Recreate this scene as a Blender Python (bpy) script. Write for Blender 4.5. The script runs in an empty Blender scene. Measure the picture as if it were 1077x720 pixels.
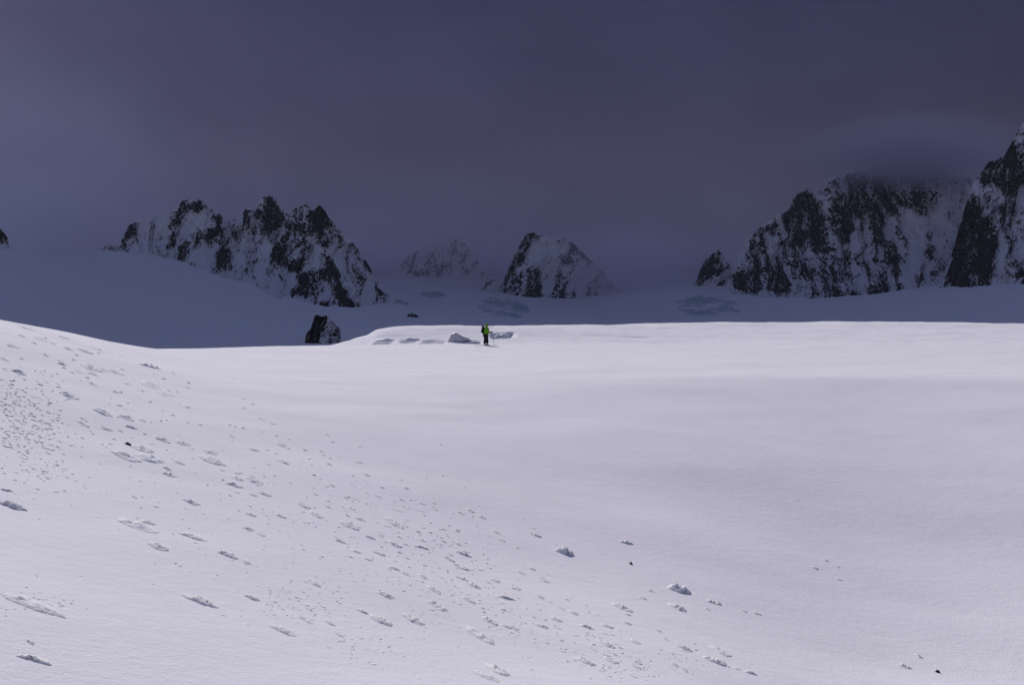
import bpy, bmesh, math, random
import numpy as np
from mathutils import Vector, Matrix

C = bpy.context.scene.collection
R = math.radians
random.seed(7)
rng = np.random.default_rng(7)

# ------------------------------------------------------------------ camera geometry
F = 1057.0                      # focal length in photo pixels (photo 1077 x 720)
EYE = 1.7
PITCH = -math.atan((360 - 342) / F)
SP, CP = math.sin(PITCH), math.cos(PITCH)

def at(px, py, d):
    """point(s) at horizontal range d seen in the direction of photo pixel px,py"""
    dx = np.asarray(px, float) - 538.5
    up = 360.0 - np.asarray(py, float)
    y = F * CP - up * SP
    z = F * SP + up * CP
    s = d / np.hypot(dx, y)
    return dx * s, y * s, EYE + z * s

def z_for(px, d, py):
    dx = px - 538.5
    y = d * F / np.hypot(dx, F)
    k = 360.0 - py
    return EYE + y * (k * CP + F * SP) / (F * CP - k * SP)

# ------------------------------------------------------------------ numeric helpers
def pchip(x, y, q):
    x = np.asarray(x, float); y = np.asarray(y, float); q = np.asarray(q, float)
    h = np.diff(x); m = np.diff(y) / h
    t = np.zeros_like(y)
    for i in range(1, len(x) - 1):
        if m[i-1] * m[i] > 0:
            w1 = 2*h[i] + h[i-1]; w2 = h[i] + 2*h[i-1]
            t[i] = (w1 + w2) / (w1 / m[i-1] + w2 / m[i])
    t[0] = m[0]; t[-1] = m[-1]
    i = np.clip(np.searchsorted(x, q) - 1, 0, len(x) - 2)
    s = np.clip((q - x[i]) / h[i], 0, 1)
    s2, s3 = s*s, s*s*s
    return (2*s3-3*s2+1)*y[i] + (s3-2*s2+s)*h[i]*t[i] + (-2*s3+3*s2)*y[i+1] + (s3-s2)*h[i]*t[i+1]

def _h(ix, iy, seed):
    n = (ix.astype(np.int64) * 374761393 + iy.astype(np.int64) * 668265263 + seed * 982451653) & 0x7fffffff
    n = ((n ^ (n >> 13)) * 1274126177) & 0x7fffffff
    n = n ^ (n >> 16)
    return (n & 0xffff) / 65535.0

def vnoise(x, y, seed=0):
    x = np.asarray(x, float); y = np.asarray(y, float)
    ix = np.floor(x); iy = np.floor(y)
    fx = x - ix; fy = y - iy
    fx = fx*fx*fx*(fx*(fx*6-15)+10); fy = fy*fy*fy*(fy*(fy*6-15)+10)
    a = _h(ix, iy, seed); b = _h(ix+1, iy, seed); c = _h(ix, iy+1, seed); d = _h(ix+1, iy+1, seed)
    return (a*(1-fx)+b*fx)*(1-fy) + (c*(1-fx)+d*fx)*fy

def fbm(x, y, seed=0, oct=4, gain=.5):
    s = 0; a = 1; t = 0
    for o in range(oct):
        s = s + a * vnoise(x * 2**o + 17.3*o, y * 2**o - 9.1*o, seed + o); t += a; a *= gain
    return s / t

def ridged(x, y, seed=0, oct=4):
    s = 0; a = 1; t = 0
    for o in range(oct):
        s = s + a * (1 - np.abs(2*vnoise(x * 2**o + 5.7*o, y * 2**o + 3.1*o, seed + o) - 1)); t += a; a *= .5
    return s / t

def blur(a, n, axis):
    if n < 1: return a
    k = np.exp(-0.5*(np.arange(-2*n, 2*n+1)/n)**2); k /= k.sum()
    pad = [(0, 0)] * a.ndim; pad[axis] = (2*n, 2*n)
    b = np.pad(a, pad, mode='edge')
    return np.apply_along_axis(lambda v: np.convolve(v, k, 'valid'), axis, b)

def smooth(e0, e1, x):
    t = np.clip((x - e0) / (e1 - e0), 0, 1)
    return t*t*(3-2*t)

def inpoly(px, py, poly):
    r = np.zeros(px.shape, bool)
    n = len(poly)
    for i in range(n):
        x1, y1 = poly[i]; x2, y2 = poly[(i+1) % n]
        if y1 == y2: continue
        c = ((y1 > py) != (y2 > py)) & (px < (x2-x1)*(py-y1)/(y2-y1)+x1)
        r ^= c
    return r

# ------------------------------------------------------------------ object helpers
def grid_obj(name, X, Y, Z, mat, wrap=False, attrs=None, parent=None):
    nr, nc = X.shape
    co = np.stack([X, Y, Z], -1).reshape(-1, 3).astype(np.float32)
    r = np.arange(nr-1)[:, None]; c = np.arange(nc if wrap else nc-1)[None, :]
    c2 = (c + 1) % nc
    q = np.stack([r*nc+c, r*nc+c2, (r+1)*nc+c2, (r+1)*nc+c], -1).reshape(-1, 4).astype(np.int32)
    return raw_obj(name, co, q, mat, attrs, parent)

def raw_obj(name, co, q, mat, attrs=None, parent=None):
    me = bpy.data.meshes.new(name)
    me.vertices.add(len(co)); me.vertices.foreach_set('co', np.ascontiguousarray(co, np.float32).ravel())
    k = q.shape[1]
    me.loops.add(q.size); me.loops.foreach_set('vertex_index', np.ascontiguousarray(q, np.int32).ravel())
    me.polygons.add(len(q))
    me.polygons.foreach_set('loop_start', np.arange(0, q.size, k, dtype=np.int32))
    me.update(calc_edges=True)
    me.polygons.foreach_set('use_smooth', np.ones(len(q), bool))
    for n, v in (attrs or {}).items():
        a = me.attributes.new(n, 'FLOAT', 'POINT'); a.data.foreach_set('value', np.ascontiguousarray(v, np.float32).ravel())
    me.materials.append(mat)
    o = bpy.data.objects.new(name, me); C.objects.link(o)
    if parent: o.parent = parent
    return o

def bm_obj(name, bm, mat, parent=None, smooth_=True):
    bmesh.ops.recalc_face_normals(bm, faces=bm.faces)
    me = bpy.data.meshes.new(name); bm.to_mesh(me); bm.free()
    for p in me.polygons: p.use_smooth = smooth_
    me.materials.append(mat)
    o = bpy.data.objects.new(name, me); C.objects.link(o)
    if parent: o.parent = parent
    return o

def tag(o, label=None, cat=None, group=None, kind=None):
    if label: o['label'] = label
    if cat: o['category'] = cat
    if group: o['group'] = group
    if kind: o['kind'] = kind
    return o

def empty(name, loc=(0, 0, 0), rz=0.0):
    o = bpy.data.objects.new(name, None); C.objects.link(o)
    o.location = loc; o.rotation_euler = (0, 0, rz); o.empty_display_size = .2
    return o

# ------------------------------------------------------------------ materials
def new_mat(name):
    m = bpy.data.materials.new(name); m.use_nodes = True
    nt = m.node_tree
    return m, nt, nt.nodes['Principled BSDF']

def N(nt, t, **kw):
    n = nt.nodes.new(t)
    for k, v in kw.items():
        if k in n.inputs: n.inputs[k].default_value = v
        else: setattr(n, k, v)
    return n

SNOW = (.80, .772, .832, 1)
def snow_material(name, bumps, col=SNOW, rough=.9):
    """bumps: list of (scale xyz, noise detail, distance)"""
    m, nt, b = new_mat(name)
    b.inputs['Roughness'].default_value = rough
    b.inputs['Specular IOR Level'].default_value = .02
    tc = N(nt, 'ShaderNodeTexCoord')
    vn = N(nt, 'ShaderNodeTexNoise'); vn.inputs['Scale'].default_value = .35; vn.inputs['Detail'].default_value = 6
    nt.links.new(tc.outputs['Object'], vn.inputs['Vector'])
    mr = N(nt, 'ShaderNodeMapRange'); mr.inputs['To Min'].default_value = .955; mr.inputs['To Max'].default_value = 1.03
    mr.inputs['From Min'].default_value = .3; mr.inputs['From Max'].default_value = .7
    nt.links.new(vn.outputs['Fac'], mr.inputs['Value'])
    mx = N(nt, 'ShaderNodeVectorMath', operation='SCALE'); mx.inputs[0].default_value = col[:3]
    nt.links.new(mr.outputs['Result'], mx.inputs['Scale'])
    nt.links.new(mx.outputs['Vector'], b.inputs['Base Color'])
    prev = None
    for sc, det, dist in bumps:
        mp = N(nt, 'ShaderNodeMapping'); mp.inputs['Scale'].default_value = sc
        mp.inputs['Rotation'].default_value = (0, 0, R(25))
        nz = N(nt, 'ShaderNodeTexNoise'); nz.inputs['Scale'].default_value = 1; nz.inputs['Detail'].default_value = det
        nz.inputs['Roughness'].default_value = .6
        bp = N(nt, 'ShaderNodeBump'); bp.inputs['Distance'].default_value = dist; bp.inputs['Strength'].default_value = 1
        nt.links.new(tc.outputs['Object'], mp.inputs['Vector']); nt.links.new(mp.outputs['Vector'], nz.inputs['Vector'])
        nt.links.new(nz.outputs['Fac'], bp.inputs['Height'])
        if prev: nt.links.new(prev.outputs['Normal'], bp.inputs['Normal'])
        prev = bp
    if prev: nt.links.new(prev.outputs['Normal'], b.inputs['Normal'])
    return m

M_SNOW = snow_material('wind_packed_snow', [((.8, 1.1, 1), 4, .014), ((6, 7, 6), 6, .008), ((40, 40, 40), 4, .006)])
M_CLOD = snow_material('crumbly_snow', [((22, 22, 22), 6, .02), ((90, 90, 90), 4, .006)], col=(.87, .84, .90, 1))
_b = M_CLOD.node_tree.nodes['Principled BSDF']; _b.inputs['Subsurface Weight'].default_value = .8
_b.inputs['Subsurface Radius'].default_value = (1, 1, 1); _b.inputs['Subsurface Scale'].default_value = .07
M_GLACIER = snow_material('glacier_snow', [((.012, .03, .02), 6, 2.0)], col=(.80, .755, .80, 1))

def mountain_material(name, scale=1.0):
    m, nt, b = new_mat(name)
    b.inputs['Roughness'].default_value = .85
    b.inputs['Specular IOR Level'].default_value = .03
    at_ = N(nt, 'ShaderNodeAttribute', attribute_name='rock')
    tc = N(nt, 'ShaderNodeTexCoord')
    nz = N(nt, 'ShaderNodeTexNoise'); nz.inputs['Scale'].default_value = .22*scale; nz.inputs['Detail'].default_value = 6
    nt.links.new(tc.outputs['Object'], nz.inputs['Vector'])
    sub = N(nt, 'ShaderNodeMath', operation='MULTIPLY_ADD'); sub.inputs[1].default_value = .55; sub.inputs[2].default_value = -.275
    nt.links.new(nz.outputs['Fac'], sub.inputs[0])
    add = N(nt, 'ShaderNodeMath', operation='ADD')
    nt.links.new(at_.outputs['Fac'], add.inputs[0]); nt.links.new(sub.outputs[0], add.inputs[1])
    mr = N(nt, 'ShaderNodeMapRange'); mr.inputs['From Min'].default_value = .38; mr.inputs['From Max'].default_value = .62
    nt.links.new(add.outputs[0], mr.inputs['Value'])
    rn = N(nt, 'ShaderNodeTexNoise'); rn.inputs['Scale'].default_value = .07*scale; rn.inputs['Detail'].default_value = 8; rn.inputs['Roughness'].default_value = .65
    nt.links.new(tc.outputs['Object'], rn.inputs['Vector'])
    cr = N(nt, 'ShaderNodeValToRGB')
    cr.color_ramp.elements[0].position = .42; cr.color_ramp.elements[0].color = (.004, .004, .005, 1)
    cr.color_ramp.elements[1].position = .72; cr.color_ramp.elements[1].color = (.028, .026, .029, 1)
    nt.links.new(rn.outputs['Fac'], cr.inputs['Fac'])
    mx = N(nt, 'ShaderNodeMix', data_type='RGBA')
    nt.links.new(mr.outputs['Result'], mx.inputs['Factor'])
    mx.inputs[6].default_value = (.68, .64, .69, 1)
    nt.links.new(cr.outputs['Color'], mx.inputs[7])
    nt.links.new(mx.outputs[2], b.inputs['Base Color'])
    bp = N(nt, 'ShaderNodeBump'); bp.inputs['Distance'].default_value = 6/scale; bp.inputs['Strength'].default_value = .7
    nt.links.new(rn.outputs['Fac'], bp.inputs['Height']); nt.links.new(bp.outputs['Normal'], b.inputs['Normal'])
    return m

M_MTN = mountain_material('snowy_rock', 1.0)
M_OUT = mountain_material('snowy_rock_near', 2.5)

def plain(name, col, rough=.7, var=.25, scale=30, spec=.3, bump=0.0, metal=0):
    m, nt, b = new_mat(name)
    b.inputs['Roughness'].default_value = rough; b.inputs['Specular IOR Level'].default_value = spec
    b.inputs['Metallic'].default_value = metal
    tc = N(nt, 'ShaderNodeTexCoord')
    nz = N(nt, 'ShaderNodeTexNoise'); nz.inputs['Scale'].default_value = scale; nz.inputs['Detail'].default_value = 5
    nt.links.new(tc.outputs['Object'], nz.inputs['Vector'])
    mr = N(nt, 'ShaderNodeMapRange'); mr.inputs['To Min'].default_value = 1-var; mr.inputs['To Max'].default_value = 1+var
    nt.links.new(nz.outputs['Fac'], mr.inputs['Value'])
    mx = N(nt, 'ShaderNodeVectorMath', operation='SCALE'); mx.inputs[0].default_value = col
    nt.links.new(mr.outputs['Result'], mx.inputs['Scale']); nt.links.new(mx.outputs['Vector'], b.inputs['Base Color'])
    if bump:
        bp = N(nt, 'ShaderNodeBump'); bp.inputs['Distance'].default_value = bump
        nt.links.new(nz.outputs['Fac'], bp.inputs['Height']); nt.links.new(bp.outputs['Normal'], b.inputs['Normal'])
    return m

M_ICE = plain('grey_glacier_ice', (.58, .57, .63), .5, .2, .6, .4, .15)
M_STONE = plain('dark_stone', (.018, .017, .018), .8, .3, 40, .2, .004)
M_GREEN = plain('green_shell_fabric', (.12, .29, .014), .7, .15, 12, .2, .01)
M_BLACK = plain('black_fabric', (.010, .010, .013), .8, .2, 14, .2, .01)
M_TROUS = plain('dark_trouser_fabric', (.012, .012, .017), .8, .2, 14, .2, .01)
M_SKIN = plain('skin', (.42, .24, .17), .6, .05, 20, .3)
M_BOOT = plain('boot_plastic', (.02, .02, .022), .5, .1, 10, .4)
M_SKI = plain('ski_topsheet', (.03, .03, .04), .4, .1, 5, .4)
M_ALU = plain('pole_metal', (.45, .45, .48), .35, .05, 5, .5, 0, .8)

# ------------------------------------------------------------------ ground height tables
PXS = [-250, 0, 80, 160, 250, 340, 400, 470, 540, 620, 720, 900, 1077, 1330]
# each column: d, then 'z' values in metres (near) -- lit snow field
def col(px, zs=(), pys=(), zf=()):
    pts = [(0.0, 0.0)] + list(zs) + [(d, float(z_for(px, d, p))) for d, p in pys] + list(zf)
    return pts
LIT = {
 -250: col(-250, [(4, .25), (8, .65), (14, 1.25), (22, 2.2), (32, 3.0), (45, 3.2), (60, 2.6), (90, 1.0), (140, -3), (190, -9)]),
 0:    col(0, [(4, .1)], [(7, 580), (10, 497), (15, 430), (22, 378), (30, 346), (38, 334.3), (46, 336), (60, 348), (80, 362), (100, 374)], [(140, -6), (190, -13)]),
 80:   col(80, [(4, .06)], [(7, 591), (10, 508), (15, 443), (22, 395), (30, 366), (40, 352), (47, 349.5), (58, 353.5), (80, 366), (100, 376)], [(140, -7), (190, -14)]),
 160:  col(160, [(4, .02)], [(7, 600), (10, 517), (15, 455), (22, 412), (30, 389), (40, 374.5), (48, 368.8), (56, 366.8), (66, 367.2), (80, 367.2), (90, 366.8), (102, 369), (115, 374)], [(140, -7.5), (190, -15)]),
 250:  col(250, [(4, -.03)], [(7, 610), (10, 527), (15, 463), (22, 422), (30, 401), (40, 385.5), (50, 376.8), (60, 371), (70, 367.8), (80, 366), (90, 365.4), (100, 367), (115, 373)], [(140, -7.5), (190, -15)]),
 340:  col(340, [(4, -.06), (8, -.13), (12, -.18), (16, -.17), (22, -.11), (30, -.03), (40, .02), (50, .02)], [(60, 371.5), (70, 367.3), (80, 364.5), (92, 362.3), (102, 363.8), (115, 368)], [(140, -7), (190, -15)]),
 400:  col(400, [(4, -.08), (8, -.25), (12, -.36), (16, -.35), (22, -.23), (30, -.1), (40, 0), (50, -.02), (60, -.02), (70, 0)], [(80, 364.4), (88, 362), (94, 356), (99, 348), (104, 344), (110, 345), (122, 352)], [(150, -7), (190, -14)]),
 470:  col(470, [(4, -.1), (8, -.36), (12, -.52), (16, -.50), (22, -.30), (30, -.08), (40, .03), (50, 0), (60, -.02), (70, 0)], [(80, 364.2), (89, 361.8), (95, 355), (100, 346), (105, 342.2), (112, 343.5), (124, 350)], [(150, -6), (190, -14)]),
 540:  col(540, [(4, -.13), (8, -.48), (12, -.70), (16, -.66), (22, -.38), (30, -.05), (40, .05), (50, 0), (60, -.02), (70, 0)], [(80, 364.2), (90, 361.5), (97, 354), (103, 346), (109, 342.6), (118, 344), (130, 351)], [(155, -6), (190, -13)]),
 620:  col(620, [(4, -.17), (8, -.58), (12, -.85), (15, -.84), (22, -.48), (27, -.17), (30, -.03), (40, .08), (50, 0), (60, -.03), (70, 0)], [(80, 364.2), (92, 360), (101, 352), (109, 345), (117, 341.8), (126, 343), (138, 350)], [(160, -5), (190, -12)]),
 720:  col(720, [(4, -.23), (8, -.68), (12, -1.0), (15, -1.0), (22, -.58), (27, -.22), (31, .05), (33, .08), (40, .04), (50, 0), (60, -.04), (70, -.02)], [(80, 365), (95, 359.5), (108, 351), (120, 343), (130, 338.8), (140, 340), (150, 346)], [(170, -4), (190, -9)]),
 900:  col(900, [(4, -.33), (8, -1.0), (12, -1.42), (15, -1.42), (22, -.85), (27, -.38), (30, -.08), (31.5, .10), (32.5, .13), (34, .10), (40, -.01), (50, -.08), (62, -.10), (72, -.02)], [(82, 364), (95, 360.5), (108, 354), (122, 345), (134, 339), (144, 338.2), (154, 342)], [(172, -3), (190, -8)]),
 1077: col(1077, [(4, -.42), (8, -1.1), (12, -1.55), (15, -1.55), (22, -.92), (27, -.42), (30.3, -.06), (32, .15), (33, .18), (34.5, .15), (40, .04), (50, -.06), (62, -.10), (72, -.02)], [(82, 364.5), (95, 361), (108, 356), (122, 348), (136, 342), (147, 340), (157, 343)], [(175, -3), (190, -7)]),
 1330: col(1330, [(4, -.5), (8, -1.15), (12, -1.6), (15, -1.6), (22, -.95), (31, .12), (40, .15), (60, 0), (100, .3), (140, 1.2), (165, .8), (190, -4)]),
}
FAR = {
 -250: [(250, -12), (450, -8)] + [(d, float(z_for(-250, d, p))) for d, p in [(800, 328), (1200, 288), (1700, 250), (2100, 228), (2600, 236), (4000, 260), (6500, 280)]],
 0:    [(250, -18), (450, -18)] + [(d, float(z_for(0, d, p))) for d, p in [(800, 345), (1200, 305), (1600, 275), (1900, 259.5), (2200, 262), (3000, 282), (6500, 300)]],
 80:   [(250, -20), (450, -21)] + [(d, float(z_for(80, d, p))) for d, p in [(800, 355), (1200, 322), (1600, 293), (1900, 278), (2300, 268), (2800, 261), (3300, 262), (6500, 300)]],
 160:  [(250, -21), (450, -23)] + [(d, float(z_for(160, d, p))) for d, p in [(800, 363), (1200, 341), (1700, 305), (2200, 280), (2600, 268), (3200, 272), (6500, 300)]],
 250:  [(250, -21), (450, -24)] + [(d, float(z_for(250, d, p))) for d, p in [(800, 364), (1200, 347), (1700, 318), (2200, 297), (2600, 290), (3200, 295), (6500, 300)]],
 340:  [(250, -21), (450, -24)] + [(d, float(z_for(340, d, p))) for d, p in [(800, 366), (1200, 351), (1700, 330), (2200, 315), (3000, 305), (4000, 298), (6500, 292)]],
 400:  [(250, -20), (450, -23)] + [(d, float(z_for(400, d, p))) for d, p in [(800, 366), (1300, 346), (2000, 325), (3000, 308), (4000, 298), (5500, 286), (6500, 284)]],
 470:  [(250, -20), (450, -23)] + [(d, float(z_for(470, d, p))) for d, p in [(800, 370), (1300, 351), (2000, 330), (3000, 312), (4000, 300), (5500, 286), (6500, 284)]],
 540:  [(250, -19), (450, -23)] + [(d, float(z_for(540, d, p))) for d, p in [(800, 372), (1300, 353), (2000, 335), (3000, 318), (4000, 305), (5500, 288), (6500, 284)]],
 620:  [(250, -18), (450, -22)] + [(d, float(z_for(620, d, p))) for d, p in [(800, 371), (1300, 353), (2000, 338), (3000, 325), (4000, 308), (5500, 286), (6500, 282)]],
 720:  [(250, -16), (450, -20)] + [(d, float(z_for(720, d, p))) for d, p in [(800, 368), (1300, 351), (2000, 338), (2600, 322), (3200, 305), (4500, 288), (6500, 280)]],
 900:  [(250, -14), (450, -18)] + [(d, float(z_for(900, d, p))) for d, p in [(800, 364), (1300, 349), (1800, 335), (2300, 317), (2800, 304), (3600, 300), (6500, 300)]],
 1077: [(250, -12), (450, -14)] + [(d, float(z_for(1077, d, p))) for d, p in [(800, 358), (1200, 342), (1500, 326), (1900, 303), (2400, 290), (3200, 295), (6500, 300)]],
 1330: [(250, -10), (450, -10)] + [(d, float(z_for(1330, d, p))) for d, p in [(800, 345), (1200, 325), (1600, 300), (2000, 280), (2600, 280), (6500, 300)]],
}
AZS = np.array([math.degrees(math.atan2(p - 538.5, F)) for p in PXS])

dense = np.arange(-33.0, 33.001, .075)
coarse_r = np.concatenate([np.arange(33.6, 60, 1.0), np.arange(60, 300, 4.0), np.arange(300, 327, 1.0)])
AZ = np.concatenate([dense, coarse_r])                # 0..360 from -33
def ring_tables(tab, radii):
    """height for every radius x azimuth"""
    colz = np.array([pchip([p[0] for p in tab[px]], [p[1] for p in tab[px]], radii) for px in PXS])   # ncol, nr
    axx = np.concatenate([AZS, [AZS[-1] + 25, 360 + AZS[0] - 25, 360 + AZS[0]]])
    mid = .5 * (colz[0] + colz[-1])
    allz = np.vstack([colz, .5*(colz[-1]+mid), .5*(colz[0]+mid), colz[0]])
    out = np.empty((len(radii), len(AZ)))
    for i in range(len(radii)):
        out[i] = pchip(axx, allz[:, i], np.where(AZ < AZS[0], AZ + 360, AZ))
    nd = len(dense)
    soft = blur(out[:, :nd], 55, 1); w = smooth(42, 24, radii)[:, None]
    out[:, :nd] = w*soft + (1-w)*blur(out[:, :nd], 18, 1)
    return out

r1 = [0.02, .6, 1.2, 1.8, 2.4, 3.0]
while r1[-1] < 76: r1.append(r1[-1] * 1.014)
r1 = np.concatenate([r1, np.arange(r1[-1] + .35, 160, .35), [163, 168, 176, 190]])
Z1 = ring_tables(LIT, r1)
A = np.radians(AZ)[None, :]
X1 = r1[:, None] * np.sin(A); Y1 = r1[:, None] * np.cos(A)
# wind relief: long low drifts, growing with distance so they read at grazing view
fade = smooth(3, 12, r1)[:, None]
drift = (fbm(X1*.07 + 3, Y1*.12, 31, 4) - .5) * .22 + (fbm(X1*.35, Y1*.6 + .2*X1, 41, 3) - .5) * .04
Z1 = Z1 - pchip([0, 4, 8, 12, 16, 22, 30, 200], [0, .15, .32, .34, .27, .11, 0, 0], r1)[:, None]
Z1 = Z1 + fade * drift * smooth(170, 110, r1)[:, None]
Z1 = Z1 + smooth(72, 95, r1)[:, None] * smooth(185, 150, r1)[:, None] * ((fbm(X1*.14, Y1*.14, 51, 3) - .5)*.26 + (fbm(X1*.7, Y1*.5, 53, 3) - .5)*.10)
# crevasse lips beside the skier: low camera-facing scarps cut into the rise
def px_of(x, y): return 538.5 + F * x / np.maximum(y, .01)
PXG = px_of(X1, Y1)
def scarp(px0, px1, d0, depth, back, skew=0.0):
    """hollow dug below a lip that runs px0..px1 at range d0; its camera-facing wall stays in shade"""
    global Z1
    t = (PXG - px0) / (px1 - px0)
    w = smooth(0, .25, t) * smooth(1, .7, t)
    d = d0 + skew * (t - .5) + 1.2*(fbm(PXG*.09, PXG*0, 5, 3) - .5)
    u = r1[:, None] - d
    prof = np.where(u < 0, smooth(-back, -.5, u), smooth(1.0, 0.0, u)) * (u < 1.0)
    Z1 = Z1 - np.where(Y1 > 20, depth * w * prof, 0)
scarp(388, 418, 92.5, .32, 5)
scarp(418, 444, 93.2, .30, 4)
scarp(440, 474, 92.0, .28, 4)
scarp(484, 508, 92.5, .25, 4)
scarp(512, 545, 98.5, .45, 4, 3)
scarp(600, 700, 101, .10, 6)
# shallow wedge hollow and blunt left end of the raised block
Z1 = Z1 - np.where(Y1 > 20, .35*smooth(398, 384, PXG)*smooth(85, 95, r1)[:, None]*smooth(118, 104, r1)[:, None], 0)
snow_field = grid_obj('snow_field', X1, Y1, Z1, M_SNOW, wrap=True)
tag(snow_field, 'sunlit wind packed snow slope filling the foreground', 'snow', kind='structure')

r2 = [190.0]
while r2[-1] < 8700: r2.append(r2[-1] * 1.011)
r2 = np.array(r2)
FT = {px: [LIT[px][-1]] + FAR[px] + [(9000, FAR[px][-1][1])] for px in PXS}
Z2 = ring_tables(FT, r2)
Z2[0] = Z1[-1]
X2 = r2[:, None] * np.sin(A); Y2 = r2[:, None] * np.cos(A)
Z2b = Z2 + smooth(220, 700, r2)[:, None] * ((fbm(X2*.0025, Y2*.004, 61, 4) - .5) * 10 * smooth(300, 2000, r2)[:, None])
Z2 = Z2b
glacier = grid_obj('glacier', X2, Y2, Z2, M_GLACIER, wrap=True)
tag(glacier, 'broad glacier basin lying in cloud shade behind the sunlit crest', 'glacier', kind='structure')

# height lookup on the dense fan
def lookup_v(r, Z, x, y):
    d = np.hypot(x, y); a = np.degrees(np.arctan2(x, y))
    i = np.clip(np.searchsorted(r, d) - 1, 0, len(r) - 2)
    t = np.clip((d - r[i]) / (r[i+1] - r[i]), 0, 1)
    c = (a - dense[0]) / .075; j = np.clip(c.astype(int), 0, len(dense) - 2); s = np.clip(c - j, 0, 1)
    return (Z[i, j]*(1-s)+Z[i, j+1]*s)*(1-t) + (Z[i+1, j]*(1-s)+Z[i+1, j+1]*s)*t
def lookup(r, Z, x, y):
    return float(lookup_v(r, Z, np.array([x]), np.array([y]))[0])
NEAR_D = np.geomspace(3.2, 150, 1500); FAR_D = np.geomspace(300, 6000, 700)
def ground(px, py, far=False):
    """first hit of the view ray through px,py with the snow"""
    r, Z, ds = (r2, Z2, FAR_D) if far else (r1, Z1, NEAR_D)
    dx = px - 538.5; up = 360 - py
    v = Vector((dx, F*CP - up*SP, F*SP + up*CP)); v /= math.hypot(v.x, v.y)
    gap = EYE + v.z*ds - lookup_v(r, Z, v.x*ds, v.y*ds)
    k = np.nonzero(gap < 0)[0]
    if len(k) == 0 or k[0] == 0: return None
    k = k[0]; t = gap[k-1] / (gap[k-1] - gap[k]); d = ds[k-1] + t*(ds[k]-ds[k-1])
    return Vector((v.x*d, v.y*d, lookup(r, Z, v.x*d, v.y*d)))

# ------------------------------------------------------------------ mountains
def mountain(name, ridge, base, dr, db, polys, label, seed, step=.5, rowpx=.5, sink=8, streak=.5, thick=900,
             rough=1.0, rel=55, back=True, mat=None, kind='structure', fine=1.0, cat='mountain'):
    rx = [p[0] for p in ridge]; bx = [p[0] for p in base]
    px = np.arange(rx[0], rx[-1] + 1e-6, step)
    rp = np.interp(px, rx, [p[1] for p in ridge])
    rp = rp + rough * ((fbm(px*.22, px*0+seed, seed, 4) - .5) * 3.2 + (ridged(px*.5, px*0+seed, seed+3, 2) - .6)*1.2)
    bp = pchip(bx, [p[1] for p in base], px) + sink
    bp = np.maximum(bp, rp + 1.5)
    Dr = np.interp(px, [p[0] for p in dr], [p[1] for p in dr]); Db = np.interp(px, [p[0] for p in db], [p[1] for p in db])
    nv = int(max((bp - rp).max() / rowpx, 12))
    v = np.linspace(0, 1, nv)[:, None]
    PX = np.broadcast_to(px[None, :], (nv, len(px)))
    PY = rp + (bp - rp) * v
    D = Dr + (Db - Dr) * (.3*v + .7*v**3.2)
    # density of bare rock
    dens = np.zeros(PX.shape)
    WX = PX + (fbm(PX*.15, PY*.15, seed+70, 3) - .5)*11*rough; WY = PY + (fbm(PX*.15+40, PY*.15, seed+71, 3) - .5)*11*rough
    for poly, k in polys:
        dens = np.maximum(dens, inpoly(WX, WY, poly) * k)
    dens = blur(blur(dens, 4, 0), 4, 1)
    sx = (PX + streak * PY + 16*(fbm(PX*.035, PY*.04, seed+95, 3) - .5)) / fine; sy = PY / fine
    n1 = fbm(sx*.24, sy*.11, seed+10, 5, .7)
    n2 = fbm(sx*1.0, sy*.55, seed+20, 3, .7)
    gl = ridged(sx*.085, sy*.03, seed+80, 4)
    n = .32*n1 + .62*n2 + .5*(1 - gl)
    dens = dens * (.70 + .5*fbm(sx*.06, sy*.05, seed+90, 3))
    n = (n - n.mean()) / n.std() * .37 + .5
    rock = np.clip((dens - n) * 3.2 + .5, 0, 1)
    # relief along the sight line: buttresses, gullies, rock standing proud of the snow
    taper = smooth(0, .1, v) * .85 + .15
    D = D - rel * taper * ((ridged(sx*.035, PY*.012, seed+30, 4) - .55) * 1.6 * smooth(1.0, .7, v) + (gl - .55) * .5 * smooth(1.0, .75, v)) - rel*.16*rock
    D = D + rel*.12 * (n2 - .5)
    X, Y, Z = at(PX, PY, D)
    X = np.vstack([X, X[-1:]*.99]); Y = np.vstack([Y, Y[-1:]*.99]); Z = np.vstack([Z, Z[-1:] - 60]); rock = np.vstack([rock, 0*rock[-1:]])   # foot buried under the glacier
    if back:
        nb = 26
        w = np.linspace(0, 1, nb + 1)[1:, None]
        Db2 = D[0] + thick * w
        zt = Z[0]; zb = -60.0
        Zb = zt + (zb - zt) * w**1.1 + rel*.4*(fbm(px*.05 + 0*w, w*6, seed+50, 4) - .5) * smooth(0, .1, w)
        dirx = X[0] / np.hypot(X[0], Y[0]); diry = Y[0] / np.hypot(X[0], Y[0])
        Xb = dirx * Db2; Yb = diry * Db2
        X = np.vstack([Xb[::-1], X]); Y = np.vstack([Yb[::-1], Y]); Z = np.vstack([Zb[::-1], Z])
        rb = np.clip(fbm(px*.12 + 0*w, w*9, seed+60, 4) * 2 - .7, 0, 1) * .9
        rock = np.vstack([rb[::-1], rock])
    o = grid_obj(name, X, Y, Z, mat or M_MTN, attrs={'rock': rock})
    tag(o, label, cat, kind=kind)
    return o

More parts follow.
